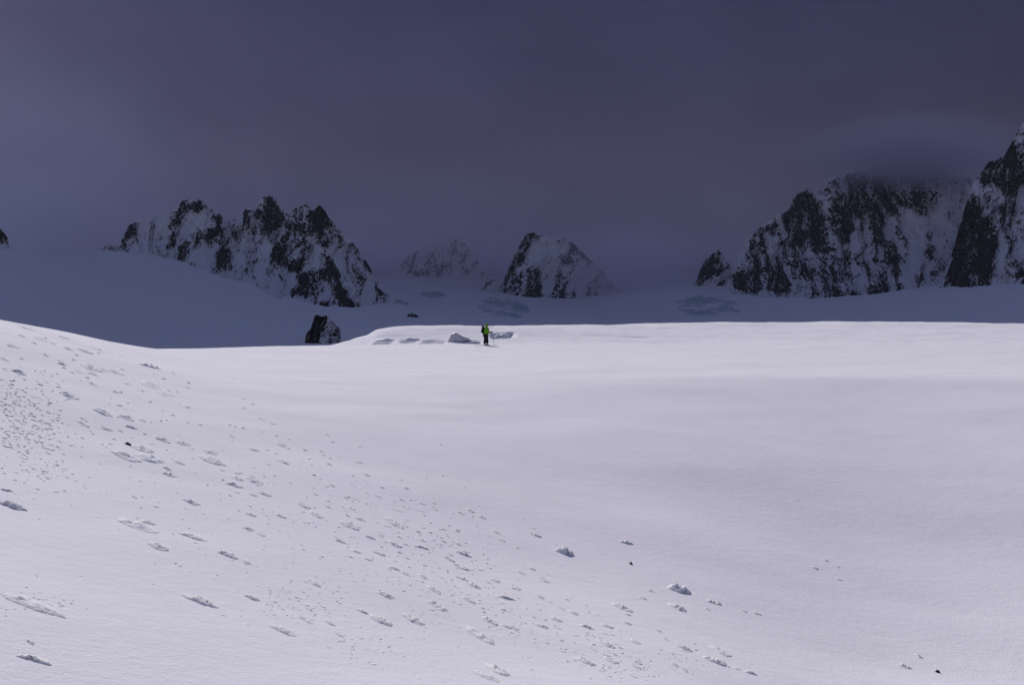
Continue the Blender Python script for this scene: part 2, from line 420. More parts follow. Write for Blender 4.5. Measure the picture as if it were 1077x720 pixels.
LEFT = [(104,265),(109,260),(113,257),(121,258),(126,257),(129,250),(134,239),(142,234),(150,232),(165,229),(178,224),(186,218),(192,211),(200,209),(208,209),(215,211),(220,217),(224,222),(232,226),(238,232),(243,229),(248,231),(254,226),(258,219),(262,221),(268,222),(271,213),(276,208),(283,206),(290,209),(294,216),(300,224),(305,226),(308,221),(315,218),(322,215),(328,222),(332,219),(336,216),(342,221),(350,234),(362,247),(372,256),(382,270),(390,283),(400,300),(406,308),(415,313),(430,319),(445,324)]
LB = [(104,266),(140,264),(170,274),(200,287),(240,291),(262,297),(290,301),(310,312),(330,322),(350,328),(372,336),(388,331),(402,323),(415,321),(430,323),(445,326)]
LP = [
 ([(126,263),(130,244),(139,235),(138,250),(133,263)], .62), ([(107,262),(113,257),(122,258),(118,263)], .6),
 ([(172,242),(185,222),(195,211),(200,212),(190,227),(183,246),(172,252),(160,246)], .4),
 ([(198,222),(204,210),(214,210),(221,219),(219,225),(205,224)], .8), ([(224,223),(234,227),(233,238),(226,241),(222,232)], .85),
 ([(204,240),(213,236),(212,250),(208,259),(202,252)], .8), ([(176,246),(185,240),(183,258),(175,265)], .8),
 ([(183,263),(193,258),(196,270),(190,275),(183,273)], .8), ([(214,238),(238,230),(243,246),(236,263),(222,262),(212,252)], .58),
 ([(227,261),(244,262),(242,279),(231,284)], .8), ([(238,278),(257,278),(256,286),(240,287)], .5),
 ([(254,230),(259,218),(264,222),(262,236),(256,240)], .7), ([(266,224),(271,211),(283,205),(291,210),(296,222),(301,229),(296,237),(284,242),(270,233)], .7),
 ([(303,237),(309,221),(323,214),(332,222),(337,240),(322,250),(307,247)], .64), ([(329,222),(336,215),(343,223),(349,240),(345,263),(336,263),(333,240)], .88),
 ([(255,262),(276,258),(278,278),(258,279)], .5), ([(284,260),(303,256),(304,279),(287,276)], .55), ([(303,272),(321,269),(317,291),(304,285)], .68),
 ([(308,300),(319,284),(341,283),(341,306),(330,313),(307,312)], .85), ([(340,268),(350,274),(359,295),(369,314),(384,329),(378,334),(362,323),(350,313),(341,292)], .93),
 ([(358,243),(372,256),(386,272),(399,295),(407,309),(399,311),(390,293),(376,269),(362,253)], .55), ([(390,296),(399,297),(407,309),(400,312)], .9),
 ([(334,318),(347,317),(346,325),(335,325)], .75), ([(345,230),(360,246),(385,285),(392,300),(370,285),(352,255)], .22), ([(240,238),(268,235),(300,245),(330,255),(330,270),(250,265)], .3)]
mountain('mountain_range', LEFT, LB, [(104,2750),(200,2800),(290,2700),(340,2450),(445,2350)], [(104,2550),(200,2200),(300,1950),(340,1720),(372,1620),(445,2000)],
         LP, 'jagged snow and rock ridge with three summits on the left', 100, streak=.15, sink=13)

CEN = [(503,312),(508,300),(512,293),(518,291),(524,296),(528,300),(533,287),(540,268),(547,257),(553,247),(560,244),(566,246),(575,250),(585,252),(592,250),(598,252),(608,260),(615,268),(622,274),(632,284),(645,298),(665,312)]
CB = [(503,314),(527,315),(545,317),(560,319),(590,323),(620,322),(645,320),(665,316)]
CPOLY = [([(526,310),(532,290),(541,266),(553,247),(557,258),(563,280),(571,298),(573,318),(560,320),(526,316)], .7),
 ([(553,249),(559,243),(566,246),(574,251),(572,254),(560,250),(556,255)], .8),
 ([(578,321),(577,302),(586,280),(593,288),(597,300),(599,322)], .62), ([(592,250),(600,252),(623,274),(622,277),(610,268),(600,262)], .75), ([(580,270),(596,268),(605,278),(600,280),(585,276)], .55),
 ([(509,303),(513,293),(519,292),(518,298),(511,305)], .7), ([(600,285),(606,284),(604,312),(598,312)], .35)]
mountain('mountain_peak', CEN, CB, [(503,3700),(560,3800),(665,3900)], [(503,3450),(560,3300),(665,3600)], CPOLY,
         'pyramid shaped rocky peak standing alone in the middle distance', 200, rel=60)

FNT = [(405,300),(418,283),(428,270),(440,262),(452,258),(462,253),(472,250),(484,252),(495,262),(507,282),(520,296)]
FB = [(405,302),(430,296),(450,296),(480,294),(520,300)]
FP = [([(426,268),(436,263),(444,270),(440,290),(432,288)], .55), ([(444,270),(470,252),(483,250),(478,270),(474,284),(458,285),(448,282)], .5)]
mountain('faint_peak', FNT, FB, [(405,4950),(520,4950)], [(405,4650),(520,4650)], FP, 'faint distant peak almost lost in the grey mist', 300, rel=60, sink=14)

RGT = [(764,302),(768,285),(771,264),(775,268),(783,258),(792,246),(800,238),(812,230),(822,224),(828,222),(832,212),(840,203),(850,199),(856,205),(862,202),(868,196),(873,187),(880,186),(886,190),(893,182),(900,178),(910,181),(920,177),(935,175),(950,172),(960,168),(972,170),(980,176),(990,180),(1000,183),(1010,186),(1020,187),(1040,190),(1060,205)]
RB = [(764,302),(790,305),(850,314),(900,316),(960,314),(990,308),(1060,306)]
RP = [([(768,300),(783,263),(798,241),(813,228),(822,236),(806,260),(802,282),(800,306),(786,309),(770,303)], .55), ([(770,286),(800,284),(801,306),(786,309),(772,302)], .75),
 ([(826,226),(839,203),(855,201),(861,225),(871,250),(882,268),(850,264),(835,262),(826,246)], .66), ([(866,202),(880,186),(900,178),(926,176),(936,200),(942,225),(929,240),(932,256),(920,258),(912,236),(900,226),(895,258),(880,255),(871,216)], .62),
 ([(798,286),(815,266),(820,290),(845,285),(880,292),(882,311),(850,312),(800,306)], .5), ([(843,311),(880,306),(904,308),(900,316),(845,317)], .5),
 ([(884,264),(905,262),(912,281),(886,282)], .5), ([(898,299),(935,297),(938,318),(902,315)], .55), ([(928,258),(944,255),(950,311),(942,311),(932,280)], .48),
 ([(930,180),(958,168),(980,176),(992,196),(989,216),(968,228),(945,216),(932,196)], .5), ([(976,232),(984,242),(974,300),(965,300),(971,262),(973,240)], .6),
 ([(806,262),(828,250),(870,266),(868,290),(806,288)], .38), ([(870,258),(930,258),(932,300),(872,300)], .24), ([(980,174),(1000,183),(998,190),(980,186)], .6)]
mountain('mountain_wall', RGT, RB, [(764,3300),(860,3250),(960,3100),(1060,3000)], [(764,2800),(860,2300),(960,2200),(1060,2300)], [(p, min(k*1.14, .9)) for p, k in RP],
         'broad snow streaked rock wall on the right with summits fading into cloud', 400, rel=60, streak=-.12, sink=12)

PKR = [(978,316),(990,300),(1000,270),(1006,250),(1012,228),(1018,208),(1024,192),(1033,180),(1038,172),(1048,167),(1057,163),(1063,152),(1068,140),(1077,128),(1095,112),(1130,95),(1170,120),(1220,170),(1270,240)]
PKB = [(978,318),(1000,312),(1035,316),(1060,314),(1077,310),(1120,305),(1200,290),(1270,270)]
PKP = [([(1011,232),(1019,208),(1030,210),(1031,225),(1046,240),(1054,262),(1048,286),(1038,302),(1022,308),(1000,302),(994,290),(1000,268),(1007,245)], .84),
 ([(1028,188),(1038,171),(1056,162),(1064,148),(1077,128),(1095,112),(1130,95),(1150,190),(1077,204),(1060,208),(1048,194),(1036,196)], .76), ([(1044,214),(1080,204),(1080,236),(1060,242),(1044,232)], .52),
 ([(1068,277),(1080,264),(1120,250),(1120,290),(1077,298),(1069,294)], .85), ([(1048,256),(1080,232),(1140,200),(1160,250),(1080,250),(1056,270)], .38), ([(1028,230),(1044,225),(1050,240),(1040,240)], .35)]
mountain('near_peak', PKR, PKB, [(978,2250),(1024,2500),(1077,2400),(1270,2200)], [(978,2150),(1020,1900),(1077,1850),(1270,1700)], PKP,
         'dark steep rock peak rising out of the right edge', 500, rel=45, streak=.2, sink=12)

OUT = [(729,300),(733,295),(736,284),(742,274),(750,266),(756,263),(760,268),(764,275),(769,281),(776,290)]
mountain('rock_outcrop', OUT, [(729,301),(748,298),(776,298)], [(729,3500),(776,3500)], [(729,3400),(776,3400)], [([(731,303),(742,273),(757,263),(761,270),(763,303)], .7), ([(765,262),(775,266),(772,284),(765,284)], .5)],
         'small grey rock tower left of the broad right hand wall', 600, rel=25, sink=16, thick=200, kind=None, cat='rock outcrop')
OUT = [(318,372),(322,352),(327,344),(331,332),(334,331),(338,333),(343,331),(349,336),(354,342),(358,346),(357,352),(363,372)]
mountain('rock_outcrop', OUT, [(318,374),(340,376),(363,374)], [(318,930),(363,930)], [(318,870),(363,870)],
         [([(318,374),(322,350),(331,331),(343,333),(343,345),(337,352),(340,374)], .95), ([(344,333),(358,344),(358,372),(346,372),(344,350)], .55)],
         'dark rock outcrop half hidden behind the sunlit snow crest', 620, rel=14, sink=6, thick=60, kind=None, mat=M_OUT, cat='rock outcrop', step=.4, rowpx=.4, rough=.7)
OUT = [(-30,262),(-15,236),(-6,232),(0,239),(3,243),(6,247),(8,250),(9,257)]
mountain('rock_outcrop', OUT, [(-30,262),(0,258),(9,258)], [(-30,1950),(9,1950)], [(-30,1880),(9,1880)], [([(-30,262),(-12,232),(2,240),(9,250),(9,257)], .9)],
         'black rock outcrop at the left edge above the shaded snow', 640, rel=14, sink=6, thick=120, kind=None, mat=M_OUT, cat='rock outcrop', rough=.7)
g = ground(434, 333.6, True); bd = math.hypot(g.x, g.y)
OUT = [(427.5,332.2),(430,329.6),(434,329),(438,330.8),(440.5,333.6)]
mountain('boulder', OUT, [(427.5,333),(434,333.4),(440.5,334.2)], [(427.5,bd+14),(440.5,bd+14)], [(427.5,bd),(440.5,bd)], [([(426,340),(426,325),(442,325),(442,340)], 1.0)],
         'lone dark boulder on the shaded glacier left of the skier', 660, rel=3, sink=.6, thick=14, kind=None, mat=M_OUT, cat='boulder', step=.25, rowpx=.25, rough=.3)

# ------------------------------------------------------------------ icefalls: broken, crevassed patches lying on the glacier
M_ICEFALL = mountain_material('crevassed_ice', 1.5)
def icefall_mat():
    m = M_ICEFALL
    for n in m.node_tree.nodes:
        if n.type == 'VALTORGB':
            n.color_ramp.elements[0].color = (.40, .44, .50, 1); n.color_ramp.elements[1].color = (.55, .58, .63, 1)
    return m
icefall_mat()
def icefall(px0, px1, py0, py1, label, seed, tilt=.0):
    pxs = np.arange(px0, px1, .5); rows = np.arange(py1, py0, -.4)
    P = np.empty((len(rows), len(pxs), 3)); rock = np.zeros((len(rows), len(pxs)))
    for j, x in enumerate(pxs):
        for i, y in enumerate(rows):
            g = ground(x, y + tilt*(x-px0), True)
            P[i, j] = g
    u = np.linspace(-1, 1, len(pxs))[None, :]; w = np.linspace(-1, 1, len(rows))[:, None]
    env = smooth(1.0, .45, np.hypot(u, w))
    PX = pxs[None, :] + 0*w; PY = rows[:, None] + 0*u
    n = fbm(PX*.065 + .12*PY, PY*.62, seed, 4, .62)
    n = (n - n.mean()) / n.std()
    rock = np.clip(.46*env + .34*n - .06, 0, 1) * (env > .02)
    P[..., 2] += env * (2.0 + 3.5 * n) - (1 - env) * 3.0
    o = grid_obj('icefall', P[..., 0], P[..., 1], P[..., 2], M_ICEFALL, attrs={'rock': rock})
    tag(o, label, 'icefall')
icefall(492, 566, 306, 332, 'band of bluish crevassed ice below the lone middle peak', 71, .12)
icefall(700, 790, 304, 334, 'patch of bluish crevassed ice below the right hand rock wall', 75, .05)
icefall(438, 474, 304, 314, 'thin faint streak of broken ice left of the middle peak', 79, .05)

# ------------------------------------------------------------------ snow clods
def clod_mesh(seed, L, W, Hh, seg=30, rings=9):
    """irregular crumbly lump lying along local x; ragged front on -y, long gentle back on +y"""
    th = np.linspace(0, 2*np.pi, seg, endpoint=False)[None, :]
    rr = np.linspace(1.0, .12, rings)[:, None]
    c, s_ = np.cos(th), np.sin(th)
    f = max(1.0, L / max(W, 1e-6) * .6)
    edge = 1 + .5*(fbm(c*1.2*f + seed*3.1, s_*1.2 - seed*1.7, seed, 4, .65) - .5) + .25*(vnoise(c*5*f + seed, s_*5, seed+9) - .5)
    x = np.sign(c)*np.abs(c)**.65*rr*edge*L/2; y = s_*rr*edge*W/2
    y = np.where(s_ < 0, y*.75, y)
    n = fbm(x/L*9*f**.5 + seed, y/W*5 - seed, seed+5, 4, .65)
    h = (1 - rr**1.8)**.85
    z = Hh*h*np.clip(-.55 + 2.9*n, .05, 2)
    z[0] = -.35*Hh
    co = np.stack([x, y, z], -1).reshape(-1, 3)
    co = np.vstack([co, [[0, 0, z[-1].mean()]]])
    i = np.arange(seg)[None, :]; j = (i+1) % seg; k = np.arange(rings-1)[:, None]*seg
    q = np.concatenate([np.stack([k+i, k+j, k+seg+j], -1).reshape(-1, 3), np.stack([k+i, k+seg+j, k+seg+i], -1).reshape(-1, 3)])
    t = (rings-1)*seg
    cap = np.stack([t+i, t+j, 0*i+len(co)-1], -1).reshape(-1, 3)
    return co.astype(np.float32), np.concatenate([q, cap]).astype(np.int32)

def zone_of(px, py):
    if px < 300 and py < 430: return ('small snow clod on the upper left slope below its crest', 'snow clods on the upper left slope')
    if px < 300 and py < 545: return ('small snow clod on the left slope around the black stone', 'snow clods on the middle of the left slope')
    if px < 340: return ('small snow clod in the lower left corner of the slope', 'snow clods at lower left')
    if px < 540 and py < 600: return ('small snow clod in the central band of clods down the slope', 'snow clods in the central band')
    if px < 560: return ('small snow clod near the bottom centre of the foreground', 'snow clods at bottom centre')
    if px < 800: return ('small snow clod in the fringe of debris right of centre', 'snow clods right of centre')
    return ('small snow clod on the smooth snow at far right', 'snow clods at far right')

UP_Y = Vector((0, 0, 1))
def clod(x1, y1, x2, y2, h=None, label=None, w=1.0, mat=None, name='snow_clod', seed=None, flatshade=False):
    a = ground(x1, y1); b = ground(x2, y2)
    if a is None or b is None: return None
    mid = (a + b) / 2
    d = b - a; L = max(d.length, .02)
    dist = math.hypot(mid.x, mid.y)
    hp = (h if h is not None else max(1.8, .26*math.hypot(x2-x1, y2-y1))) * (.49 if mat is None and w in (1.0, 2.4) else 1)
    Hh = hp * dist / F * 1.0
    W = max(Hh * 3.6 * w, L*.34) * random.uniform(.85, 1.5)
    seed = seed or random.randrange(1, 4000)
    co, fc = clod_mesh(seed, L*1.02, W, Hh)
    o = raw_obj(name, co, fc, mat or M_CLOD)
    zc = lookup(r1, Z1, mid.x, mid.y)
    # lie in the local slope
    ex = d.normalized(); e = .15
    gx = (lookup(r1, Z1, mid.x+e, mid.y) - lookup(r1, Z1, mid.x-e, mid.y)) / (2*e)
    gy = (lookup(r1, Z1, mid.x, mid.y+e) - lookup(r1, Z1, mid.x, mid.y-e)) / (2*e)
    nz = Vector((-gx, -gy, 1)).normalized()
    ex = (ex - nz*ex.dot(nz)).normalized(); ey = nz.cross(ex)
    Mx = Matrix((ex, ey, nz)).transposed().to_4x4(); Mx.translation = Vector((mid.x, mid.y, zc))
    o.matrix_world = Mx
    if label: tag(o, label, 'snow clod' if name == 'snow_clod' else name.replace('_', ' '))
    else:
        l, g = zone_of((x1+x2)/2, (y1+y2)/2); tag(o, l, 'snow clod', g)
    return o

BIG = [
 (119.5,474,145,486.5,5,'long snow clod just below the black stone on the left slope'),
 (124,544,163.5,561,6,'broken two lobed snow clod with crumbs on the left slope'),
 (0,622,66,649,9,'largest crumbling snow slab at the left edge'),
 (191,624,227.6,639,7,'isolated oblong snow clod on bare snow at lower left'),
 (17,688,55,698.6,6,'flat snow clod in the bottom left corner'),
 (186,558,217.5,569.7,4.5,'thin snow clod right of the broken two lobed clod'),
 (422,644,444.5,658,5.5,'plump snow clod near the bottom centre, left of a long pair'),
 (489,658,520,678,6,'long ragged snow clod near the bottom centre'),
 (512.5,696.7,532.8,711,6.5,'dark fronted snow clod at the bottom edge near centre'),
 (497,704.5,524,717,4.5,'pale snow clod at the very bottom edge under the dark fronted one'),
 (405.6,543,422,555.5,4.5,'snow clod at the upper end of the central band'),
 (450,630.6,466.7,642,5.5,'tilted snow clod in the lower central band'),
 (748.6,679,767,691,4.5,'rightmost tilted snow clod of the lower right debris'),
 (283,656,312,670,4.5,'pale oblong snow clod below a field of crumbs'),
]
for x1, y1, x2, y2, h, l in BIG: clod(x1, y1, x2, y2, h*(.7 if 'largest' in l else 1), l, w=2.4 if 'largest' in l else 1.0)
clod(585,577.5,603,585,4.6,'smooth grey snow block standing alone right of the debris', w=1.1, seed=212)
clod(704,616.5,723.6,624.5,4.6,'larger buff grey snow block at right of the debris', w=1.1, seed=378)

SM = """12,388,25,394.5 59,381,70,385 73,390,78,393 81,388,87,393 88,382,103,391 91,390,101,395.5 115,388,126,394 105,387,112,391 150,400,165,409 169,410,176,417
93,401,100,405.6 117.6,410,124,413.5 63,412,81,420.5 38,403,45,406 99,429,115,438 126,436,138,442.6 147,441,153,444 131,447,144,451.5 106,448,116,453.5 81,442,89.5,447
141,468.5,158.5,476.6 146,476,166,487 162,459,178,466 170,490,180,495 170.7,496,184,502 0,514,14,517 185,462,197,469 214,471,225.5,478 211,479,231,489.5 183,484,194,489
192.5,524,208,531.5 137.5,520,144,524 238,507,253.6,513 244,500,254.5,506 260,502,273.5,509.5 272,516.5,284,522 261,518,270,522 261,470,271,475 241,456.5,246,460.5 290,463.6,299,470
150,546.5,163.5,552.5 157,569.7,176,580 229,579,249,587.7 253.6,587,263,594 258,625,272,632 27.5,672,36,678 0,527.5,26,536.7 258,552.6,266,558 270,559.6,278,564 258,539,269,543.4
289,540,300.6,545 293,483.6,303.7,488.6 380,497,389,501 345,508,352,512 363.6,520.5,368.6,523.6 312,527.5,324.7,535 326,537,337.5,545 366,532,372.5,536.5 359,547,375,557.5 372.5,542,382,548
384,562.5,394,567.6 408.7,568,421,576 254.7,553.6,266,558 368.6,577,380,582 392,579,406,585 351,566,363,571.5 440.6,566,448,570 434.8,573,452,578 478.7,579,496,586 466,584,477.5,591
407.5,595,420,600 440,603,449,609 477.5,605,492,611 480,595.6,494,600 489,611,505.5,619.7 485,626.7,499.7,634.5 449,615,463,624.8 397,621,413.4,630 324,608,336,617 374.5,640,387,646
390,646,410,658 257,625,270,631 506.7,648,523,658 479.5,536.5,488,541 490,534.5,499,539 502,541,510.6,546 516.4,556,526,562 423,511,429.7,515 516.4,607,526,612 320,650,328,656
702.5,634,721,643.5 679,618.5,688,623 671,627,680,630.5 643,634,663.5,643.5 651,569,666,572 557,560,570,565.5 566,606,576,612.6 597.5,641,608,647 576,647,590,654 562,655,576,661
609,656.5,625,662 628,673,646,681.5 696.6,668.5,702,673 708,676,727.5,685 739,689.6,762.6,700 664,692,674.5,699 662.5,697,674,704 635,690.6,649,698 607,692,625,700 783,705,797,710
742,630.5,760,636 779.5,641,786,644 853,595.5,861,598.7 865,588,872,590.6 879,607,885,610.6 944,698,958,703 62.6,353.6,71,357 23,343,32,347 40,355,50,360 9,361,17,366
12,389,25,394 0,375,8,380 67,365,76,369 82,367,95,372 99,366,108,370 124,372,128,375 147,383,166,388 60,378,66,381 45,372,50,375 20,352,26,355
514.6,607,524,612.6 543,600,552,604 555,596,563,600 538,616,546,621 525,626,542,631 563,624,572,630 654,652,663,657 631,655,645,661 662,671,672,677 705,695,713,701
715,701,724,707 741,639,747,642 792,643.5,801,647 961,686,969,692 878,594,883,597 441,528,447,531 455,534,461,537 524,565,531,570 537,617,543,620 527,656,538,661
538,616.5,548,620 382,586,392,590 421,600,431,606 396,558,402,565 478,570,486,574 522,626,541,631 534,656,545,663 313,646,322,652 341,652,352,658 352,664,360,670"""
cnt = 0
for t in SM.split():
    x1, y1, x2, y2 = map(float, t.split(','))
    if clod(x1, y1, x2, y2): cnt += 1
# smaller ones strewn between them, following the same bands
bands = [((230,430),(500,590),60,26), ((420,560),(620,700),42,26), ((560,660),(780,700),26,22), ((20,350),(230,440),34,22), ((40,430),(280,520),26,26)]
for (ax, ay), (bx, by), n, sp in bands:
    for i in range(n):
        t = random.random()
        x = ax + (bx-ax)*t + random.gauss(0, sp); y = ay + (by-ay)*t + random.gauss(0, sp*.8)
        if not (2 < x < 1070 and 350 < y < 712): continue
        if y < 375 and x > 120: continue
        L = random.uniform(3, 8) * (.6 + .5*(y-340)/300)
        if clod(x, y, x + L, y + L*random.uniform(.3, .55), h=random.uniform(1.2, 2.2)): cnt += 1

# crumb litter nobody could count: one object
cs = []; fs = []; off = 0
def crumb(px, py, size):
    global off
    g = ground(px, py)
    if g is None: return
    s = size * math.hypot(g.x, g.y) / F
    sd = random.randrange(1, 3000)
    co, fc = clod_mesh(sd, s*random.uniform(1.4, 3.2), s*1.5, s*random.uniform(.22, .4), seg=10, rings=4)
    a = random.uniform(-.9, -.2); ca, sa = math.cos(a), math.sin(a)
    co2 = np.stack([co[:, 0]*ca - co[:, 1]*sa + g.x, co[:, 0]*sa + co[:, 1]*ca + g.y, co[:, 2] + g.z], -1)
    cs.append(co2); fs.append(fc + off); off += len(co)
for i in range(520):
    x = random.gauss(25, 27); y = random.gauss(440, 30) + .25*x
    if x > 0 and y > 385: crumb(x, y, random.uniform(1.2, 2.6))
for (cx, cy, sx, sy, n) in [(310,635,26,10,110), (375,675,22,9,40), (555,660,16,14,50), (650,700,30,9,60), (620,668,26,10,50), (430,590,60,26,150), (400,540,60,24,90), (480,640,40,22,80), (180,500,60,30,60), (35,632,18,7,40), (130,470,70,40,60), (340,520,70,35,60), (720,695,22,8,25), (215,580,40,18,30)]:
    for i in range(n):
        x = random.gauss(cx, sx); y = random.gauss(cy, sy)
        if 1 < x < 1075 and 360 < y < 716: crumb(x, y, random.uniform(1.0, 2.4))
co = np.concatenate(cs); fc = np.concatenate(fs)
tag(raw_obj('snow_crumbs', co, fc, M_CLOD), 'loose crumbs of snow littering the slope', 'snow crumbs', kind='stuff')

# dark stones
clod(131.5,466.2,138,468.8,2.0,'small black stone lying on the left snow slope', w=.6, mat=M_STONE, name='stone', seed=90)
clod(662,592.0,664.6,593.6,2.0,'tiny black stone on open snow right of the grey block', w=.6, mat=M_STONE, name='stone', seed=91)
clod(984,705.6,988,707.4,2.2,'tiny black stone in the bottom right corner', w=.6, mat=M_STONE, name='stone', seed=92)

# ------------------------------------------------------------------ ice blocks by the crevasse behind the skier
def serac(pts, dist, thick, label, seed, deep=None):
    """pts: outline in photo pixels of the visible face"""
    n = len(pts)
    cx = sum(p[0] for p in pts)/n; cy = sum(p[1] for p in pts)/n
    co = []; fc = []
    rings = [(1.0, 0), (.97, -.10), (.8, -.30), (.55, -.46), (.3, -.52)]
    sub = 5
    P = []
    for i in range(n):
        for k in range(sub):
            t = k/sub; a = pts[i]; b = pts[(i+1) % n]
            P.append((a[0]+(b[0]-a[0])*t, a[1]+(b[1]-a[1])*t))
    m = len(P)
    deep = deep or thick
    layers = [(1.0, deep), (1.02, deep*.5), (1.02, thick*.3)] + [(s, d*thick*.8) for s, d in rings]
    for li, (s, dd) in enumerate(layers):
        for q, (x, y) in enumerate(P):
            j = (float(fbm(np.array(x*.35+li*.6), np.array(y*.5), seed, 3)) - .5)
            X, Y, Z = at(cx + (x-cx)*s + j*2.0, cy + (y-cy)*s + j*1.3, dist + dd + (thick*.1 if li < 3 else -thick*.1) + j*thick*.25)
            co.append((float(X), float(Y), float(Z)))
    for li in range(len(layers)-1):
        for i in range(m):
            k = (i+1) % m
            fc.append((li*m+i, li*m+k, (li+1)*m+k)); fc.append((li*m+i, (li+1)*m+k, (li+1)*m+i))
    for lay, dd in ((0, deep), (len(layers)-1, -thick*.5)):
        X, Y, Z = at(cx, cy, dist + dd); co.append((float(X), float(Y), float(Z)))
        for i in range(m): fc.append((lay*m+i, lay*m+(i+1) % m, len(co)-1))
    o = raw_obj('ice_block', np.array(co, np.float32), np.array(fc, np.int32), M_ICE)
    bm = bmesh.new(); bm.from_mesh(o.data); bmesh.ops.recalc_face_normals(bm, faces=bm.faces); bm.to_mesh(o.data); bm.free()
    tag(o, label, 'ice block')
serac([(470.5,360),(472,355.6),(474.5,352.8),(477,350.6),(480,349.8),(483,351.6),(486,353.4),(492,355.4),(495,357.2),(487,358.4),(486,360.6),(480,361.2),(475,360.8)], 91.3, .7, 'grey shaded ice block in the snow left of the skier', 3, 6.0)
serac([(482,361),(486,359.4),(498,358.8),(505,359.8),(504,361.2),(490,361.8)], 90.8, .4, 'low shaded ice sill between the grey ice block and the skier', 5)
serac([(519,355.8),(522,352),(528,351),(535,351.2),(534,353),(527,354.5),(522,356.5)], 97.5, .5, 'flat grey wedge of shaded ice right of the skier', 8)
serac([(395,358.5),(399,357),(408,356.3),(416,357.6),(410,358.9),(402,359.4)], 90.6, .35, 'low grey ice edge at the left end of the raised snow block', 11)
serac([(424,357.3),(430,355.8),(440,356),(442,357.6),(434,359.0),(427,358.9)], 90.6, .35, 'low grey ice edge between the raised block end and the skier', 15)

# ------------------------------------------------------------------ skier
foot = ground(511, 363.6)
def skin(name, verts, edges, mat, parent, sub=2, root=0):
    me = bpy.data.meshes.new(name)
    me.from_pydata([v[:3] for v in verts], edges, [])
    o = bpy.data.objects.new(name, me); C.objects.link(o); o.parent = parent
    me.materials.append(mat)
    sk = o.modifiers.new('skin', 'SKIN'); sk.use_smooth_shade = True
    for i, v in enumerate(verts):
        r = v[3]; me.skin_vertices[0].data[i].radius = (r, r) if not isinstance(r, tuple) else r
        me.skin_vertices[0].data[i].use_root = (i == root)
    ss = o.modifiers.new('subsurf', 'SUBSURF'); ss.levels = sub; ss.render_levels = sub
    return o
person = empty('person', foot, R(4))
tag(person, 'person in a bright green jacket and dark trousers standing on skis', 'person')
# local frame: +x is the way the person faces (right in the picture), z up
B = [(0,0,.98,.13), (.02,0,1.18,.125), (.03,0,1.38,.15), (.05,0,1.50,.075), (.08,0,1.58,.07), (.09,0,1.68,.095), (.085,0,1.77,.07),
     (.04,.2,1.42,.06), (.16,.25,1.18,.045), (.40,.2,1.10,.035), (.47,.2,1.09,.03),
     (.04,-.2,1.42,.06), (.14,-.26,1.17,.045), (.38,-.22,1.05,.035), (.45,-.22,1.04,.03),
     (.03,.1,.90,.09), (.09,.12,.50,.06), (.10,.13,.12,.045), (.2,.13,.07,.04),
     (-.03,-.1,.90,.09), (-.04,-.13,.50,.06), (-.10,-.13,.12,.045), (0,-.13,.07,.04)]
E = [(0,1),(1,2),(2,3),(3,4),(4,5),(5,6),(2,7),(7,8),(8,9),(9,10),(2,11),(11,12),(12,13),(13,14),(0,15),(15,16),(16,17),(17,18),(0,19),(19,20),(20,21),(21,22)]
skin('body', B, E, M_SKIN, person)
J = [(0.0,0,.86,(.24,.25)), (.01,0,1.05,(.22,.23)), (.03,0,1.25,(.23,.24)), (.04,0,1.42,(.22,.235)), (.06,0,1.52,.12),
     (.04,.23,1.42,.11), (.18,.28,1.18,.09), (.38,.21,1.11,.07), (.04,-.23,1.42,.11), (.16,-.29,1.17,.09), (.36,-.23,1.06,.07)]
skin('jacket', J, [(0,1),(1,2),(2,3),(3,4),(3,5),(5,6),(6,7),(3,8),(8,9),(9,10)], M_GREEN, person, root=2)
skin('hood', [(.05,0,1.54,.14), (.075,0,1.66,.16), (.07,0,1.76,.14), (.06,0,1.82,.08)], [(0,1),(1,2),(2,3)], M_GREEN, person)
T = [(0,0,.98,.2), (.03,.1,.86,.165), (.10,.12,.50,.12), (.13,.13,.16,.115), (-.03,-.1,.86,.165), (-.05,-.13,.50,.12), (-.12,-.13,.16,.115)]
skin('trousers', T, [(0,1),(1,2),(2,3),(0,4),(4,5),(5,6)], M_TROUS, person)
for nm, (x, y) in (('boot', (.10, .13)), ('boot', (-.10, -.13))):
    skin(nm, [(x,y,.26,.075), (x+.01,y,.12,.07), (x+.06,y,.075,.055), (x+.17,y,.065,.05)], [(0,1),(1,2),(2,3)], M_BOOT, person)
for (x, y, z) in ((.44,.2,1.09), (.42,-.22,1.04)):
    v = [(x-.05,y,z,.04), (x+.02,y,z,.048)]; e = [(0,1)]
    for k in range(4):
        zz = z + .035 - .024*k
        i = len(v); v += [(x+.05,y-.01,zz,.014), (x+.085,y+.012,zz-.004,.013), (x+.07,y+.04,zz-.006,.012)]; e += [(1,i),(i,i+1),(i+1,i+2)]
    i = len(v); v += [(x+.03,y+.035,z+.04,.015), (x+.07,y+.04,z+.05,.013)]; e += [(1,i),(i,i+1)]
    skin('glove', v, e, M_BLACK, person, sub=1)
# face details on the continuous head
bm = bmesh.new()
bmesh.ops.create_uvsphere(bm, u_segments=12, v_segments=8, radius=.018, matrix=Matrix.Translation((.2,.035,1.70)))
bmesh.ops.create_uvsphere(bm, u_segments=12, v_segments=8, radius=.018, matrix=Matrix.Translation((.2,-.035,1.70)))
bmesh.ops.create_cube(bm, size=1, matrix=Matrix.Translation((.19,0,1.70)) @ Matrix.Diagonal((.03,.15,.055,1)))
bmesh.ops.bevel(bm, geom=bm.edges[:], offset=.008, segments=2, affect='EDGES')
bm_obj('goggles', bm, M_BLACK, person)

